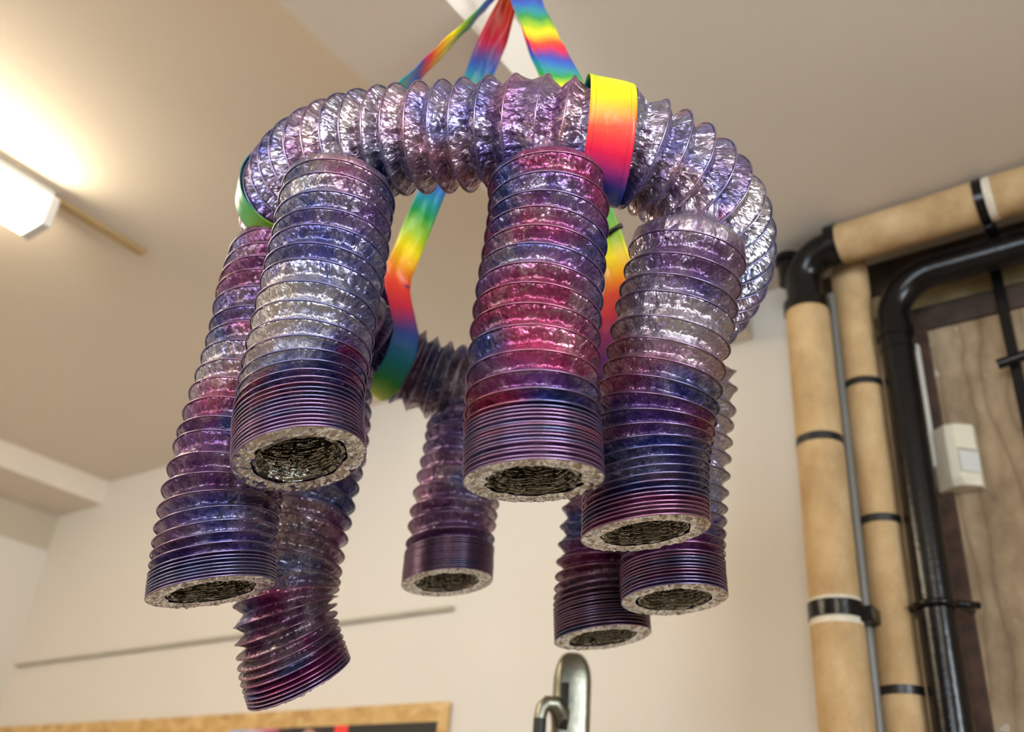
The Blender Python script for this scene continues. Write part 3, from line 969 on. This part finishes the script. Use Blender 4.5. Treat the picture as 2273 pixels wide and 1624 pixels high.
def make_leg(key, seed):
    ang, pts, endn, (tight, mid, tsp, msp) = LEGS[key]
    P0 = ring_pt(math.radians(ang))
    path = catmull(np.concatenate([[P0], pts]))
    L = np.concatenate([[0], np.cumsum(np.linalg.norm(np.diff(path, axis=0), axis=1))])
    total = L[-1]
    tan = np.gradient(path, L, axis=0)
    ker = np.ones(41) / 41
    tan = np.stack([np.convolve(np.pad(tan[:, k], 20, 'edge'), ker, 'valid') for k in range(3)], -1)
    tan /= np.linalg.norm(tan, axis=1, keepdims=True)
    endn = np.array(endn) / np.linalg.norm(endn)
    w = np.clip((L - (total - 0.17)) / 0.12, 0, 1)
    w = (w * w * (3 - 2 * w))[:, None]
    nrm = tan * (1 - w) + endn * w
    nrm /= np.linalg.norm(nrm, axis=1, keepdims=True)
    ref = np.array([0.79, 0.61, 0.0])
    A = ref - nrm * (nrm @ ref)[:, None]
    A /= np.linalg.norm(A, axis=1, keepdims=True)
    B = np.cross(nrm, A)

    def center(s):
        return np.stack([np.interp(s, L, path[:, k]) for k in range(3)], -1)

    def frame(s):
        return (np.stack([np.interp(s, L, A[:, k]) for k in range(3)], -1), np.stack([np.interp(s, L, B[:, k]) for k in range(3)], -1))
    # turns of the wire from the open end upwards: pressed together, opening out, then even
    g = np.random.default_rng(seed)
    gaps = list(np.full(tight, tsp) * (1 + 0.15 * g.standard_normal(tight)))
    full = 0.0268
    for i in range(mid):
        gaps.append(msp + (full - msp) * (i / mid) ** 1.3)
    start = TR * 1.12
    while sum(gaps) < total - start - full * 0.5:
        gaps.append(full * (1 + 0.10 * g.standard_normal()))
    pos = total - np.concatenate([[0], np.cumsum(gaps)])
    pos = pos[::-1]
    pos = pos[pos > start * 0.95]
    S = np.concatenate([[0.012, 0.035], pos]) if pos[0] > 0.05 else np.concatenate([[0.012], pos])
    R0 = 0.0735
    o = duct('leg_duct', sculpt, center, frame, S, PAINT[key], seed, R=R0, nth=160, rp=10, taper=start, mat=M_FOIL_LEG)
    # open end: flat crinkled silver rim and the folded lining inside
    rin = 0.0525
    th = np.linspace(0, 2 * np.pi, 193)[:-1]
    n4 = VN(96, 8, seed + 20)
    rows = []
    rr = np.linspace(R0 + 0.0004, rin, 9)
    ce, (ae, be) = center(np.array([total]))[0], [q[0] for q in frame(np.array([total]))]
    dirs = ae[None] * np.cos(th)[:, None] + be[None] * np.sin(th)[:, None]
    nn = np.cross(ae, be)
    uvr = []
    for i, r in enumerate(rr):
        rag = (VN(26, 4, seed + 22)(th / (2 * np.pi), 0.5 + 0 * th) - 0.5) * 0.009 * (i / 8)
        bulge = 0.0016 * math.sin(math.pi * i / 8) + (n4(th / (2 * np.pi), np.full_like(th, i * 0.9)) - 0.5) * 0.0065 * math.sin(math.pi * min(1, (i + 0.4) / 8.4))
        rows.append(ce + dirs * (r + rag)[:, None] + nn * (np.asarray(bulge) + 0.0006)[:, None])
        uvr.append(np.stack([th * 0.06, np.full_like(th, r)], -1))
    colr = np.zeros((9, len(th), 4))
    colr[..., :3] = np.array((0.42, 0.30, 0.36))
    colr[..., 3] = -0.3
    grid_mesh('end_rim', np.array(rows), np.array(uvr), colr, M_FOIL_LEG, o, close=True)
    m = 150
    dep = np.linspace(-0.0005, 0.15, m)
    n5, n6 = VN(40, 64, seed + 30), VN(18, 64, seed + 31)
    V, U = [], []
    for i, d in enumerate(dep):
        s_ = max(0.02, total - d)
        c_, (a_, b_) = center(np.array([s_]))[0], [q[0] for q in frame(np.array([s_]))]
        u_ = th / (2 * np.pi)
        wav = (n6(u_, np.full_like(th, i * 0.10)) - 0.5) * 4.0 + (n5(u_, np.full_like(th, i * 0.12)) - 0.5) * 4.5
        r_ = rin - 0.0005 - 0.0050 * (0.5 + 0.5 * np.cos(2 * np.pi * i / 4.6 + wav)) - (n5(u_, np.full_like(th, i * 0.5)) - 0.5) * 0.003
        V.append(c_ + (a_[None] * np.cos(th)[:, None] + b_[None] * np.sin(th)[:, None]) * r_[:, None])
        U.append(np.stack([th * rin, np.full_like(th, d * 1.5)], -1))
    c_ = V[-1].mean(0)
    V.append(c_ + (V[-1] - c_) * 0.02)
    U.append(U[-1])
    grid_mesh('inner_lining', np.array(V), np.array(U), None, M_LINING, o, close=True)
    return o


for i, k in enumerate('ABCDEFGH'):
    make_leg(k, 100 + 40 * i)

# ------------------------------------------------------------------ rainbow ribbons
APEX = Vector((-0.783, 0.918, 3.075))


def ribbon(name, a_deg, tip, anchors, label, idx, w_apex, rev=False, twist=0.0, width=0.053, apex_shift=(0, 0, 0), rho=0.0775, slant=0.0):
    T = math.radians(a_deg)
    P = Vector(ring_pt(T))
    d = Vector(ring_pt(T + 0.02) - ring_pt(T - 0.02)).normalized()
    er = d.cross(Vector((0, 0, 1))).normalized()
    if er.dot(P - Vector((RQ[0], RQ[1], P.z))) < 0:
        er = -er
    en = Vector((0, 0, 1))
    ap = APEX + Vector(apex_shift)
    v = ap - P
    al = math.atan2(v.dot(en), v.dot(er))
    be = math.acos(min(0.999, rho / tip))
    pts, wd = [], []
    tipp = P + (er * math.cos(al) + en * math.sin(al)) * tip + d * (v.dot(d) * tip / v.length)
    n = 46
    wa = Vector(w_apex).normalized()
    for i in range(n):
        t = i / n
        sag = Vector((0, 0, -0.006 * math.sin(math.pi * t)))
        pts.append(ap.lerp(tipp, t) + sag)
        k = t * t * (3 - 2 * t)
        w_ = (wa * (1 - k) + d * k).normalized()
        if twist:
            ax = (tipp - ap).normalized()
            w_ = Matrix.Rotation(twist * (1 - t), 3, ax) @ w_
        wd.append(w_)
    n0 = len(pts)
    # around the duct and back to the tip
    angs = np.linspace(al + be, al + 2 * math.pi - be, 44)
    if rev:
        angs = angs[::-1]
    lp = [P + (er * math.cos(a) + en * math.sin(a)) * rho + d * (slant * math.sin(a - al)) for a in angs]
    first = lp[0]
    for j in range(1, 6):
        pts.append(tipp.lerp(first, j / 6)); wd.append(d)
    for q in lp:
        pts.append(q); wd.append(d)
    for j in range(1, 7):
        pts.append(lp[-1].lerp(tipp - Vector((0, 0, 0.004)), j / 6)); wd.append(d)
    cols = 13
    N = len(pts)
    Lc = [0.0]
    for i in range(1, N):
        Lc.append(Lc[-1] + (pts[i] - pts[i - 1]).length)
    V = np.zeros((N, 2 * cols, 3))
    U = np.zeros((N, 2 * cols, 2))
    wn = VN(8, 64, 900 + ord(idx))
    par = [l / Lc[n0] if i < n0 else 1 + (l - Lc[n0]) / (Lc[-1] - Lc[n0]) for i, l in enumerate(Lc)]
    phs = np.interp(par, [a[0] for a in anchors], [a[1] for a in anchors])
    for i in range(N):
        t = (pts[min(i + 1, N - 1)] - pts[max(i - 1, 0)]).normalized()
        w = wd[i] - t * wd[i].dot(t)
        w.normalize()
        nrm = t.cross(w)
        gather = 1.0 if i > n0 else 0.55 + 0.45 * min(1, Lc[i] / 0.10)
        for j in range(cols):
            x = (j / (cols - 1) - 0.5) * width * gather
            free = 1.0 if i < n0 else 0.15
            cup = free * (0.0016 * math.sin(j * 0.6 + Lc[i] * 30) + (wn(np.array([j / 16.0]), np.array([Lc[i] * 30]))[0] - 0.5) * 0.005)
            p = pts[i] + w * x + nrm * cup
            V[i, j] = p + nrm * 0.0005
            V[i, 2 * cols - 1 - j] = p - nrm * 0.0005
            U[i, j] = U[i, 2 * cols - 1 - j] = (phs[i] + 3, (j / (cols - 1) - 0.5) * width)
    o = grid_mesh(name, V, U, None, mat_ribbon(idx), None, close=True)
    tag(o, label, 'ribbon', 'rainbow ribbons holding the sculpture')
    return o, pts, wd, n0


RGT = (0.79, 0.61, 0.0)
ribbon('ribbon_strap', 336, 0.084, [(0, -.45), (.2, 0), (.33, .25), (.45, .44), (.55, .70), (.66, .97), (.78, 1.25), (1, 1.9), (1.2, 2.37), (1.28, 2.46), (1.36, 2.60), (1.43, 2.73), (1.49, 2.82), (1.55, 2.96), (2, 3.4)],
       'rainbow satin ribbon looped yellow to red round the duct ring beside the front leg', 'f', RGT, rev=True, apex_shift=(0.012, 0.0, 0), width=0.057)
rb, rpts, rwd, rn = ribbon('ribbon_strap', 54, 0.125, [(0, -.12), (.14, .44), (.22, .87), (.3, 1.2), (.5, 1.6), (.66, 2.24), (.76, 2.25), (.86, 2.32), (.92, 2.44), (1, 2.6), (1.15, 2.75), (2, 3.5)],
       'rainbow ribbon with a black clip going to the back of the duct ring', 'r', RGT, apex_shift=(0.012, 0.012, 0))
ribbon('ribbon_strap', 158, 0.125, [(0, .60), (.18, .76), (.26, .97), (.3, 1.12), (.66, 2.0), (.76, 2.25), (.87, 2.44), (.97, 2.66), (1.08, 2.78), (1.2, 3.0), (1.35, 3.25), (1.5, 3.42), (2, 4)],
       'rainbow ribbon knotted blue and green round the far side of the duct ring', 'b', RGT, apex_shift=(-0.006, 0.008, 0))
ribbon('ribbon_strap', 234, 0.088, [(0, .75), (.13, 1), (.25, 1.25), (.36, 1.44), (.45, 1.6), (.56, 2.0), (1, 2.9), (1.3, 3.14), (1.5, 3.3), (1.62, 3.46), (2, 4)],
       'narrow twisted rainbow ribbon looping green and yellow round the duct ring', 'l', RGT, rev=True, twist=1.3, apex_shift=(-0.012, -0.006, 0))
# clip on the back ribbon
ci = int(rn * 0.88)
c0 = rpts[ci]
t0 = (rpts[ci + 1] - rpts[ci - 1]).normalized()
bm = bmesh.new()
tube_bm(bm, [c0 - rwd[ci] * 0.031, c0 + rwd[ci] * 0.031], 0.0045, 10)
bm_obj('clip', bm, M_BLACK_IRON, rb, smooth=True)

# hook and eye at the ceiling, above the picture
hk = empty('ceiling_hook', (APEX.x, APEX.y, ZC))
tube('hook', [(APEX.x, APEX.y, ZC)] + [(APEX.x, APEX.y + 0.0, ZC - 0.03)] + [(APEX.x + 0.02 * math.sin(a), APEX.y, ZC - 0.055 + 0.02 * math.cos(a)) for a in np.linspace(0, 5.2, 14)], 0.003, M_STEEL, hk, 10)
bm = bmesh.new()
tube_bm(bm, [(APEX.x + 0.016 * math.cos(a), APEX.y + 0.012 * math.sin(a), APEX.z + 0.03 + 0.0 * a) for a in np.linspace(0, 6.28, 20)], 0.012, 10)
tube_bm(bm, [(APEX.x, APEX.y, ZC - 0.07), (APEX.x, APEX.y, APEX.z + 0.005)], 0.006, 10)
bm_obj('knot', bm, M_RUBBER, hk, smooth=True)
tag(hk, 'steel ceiling hook and cord from which the rainbow ribbons hang', 'hook')
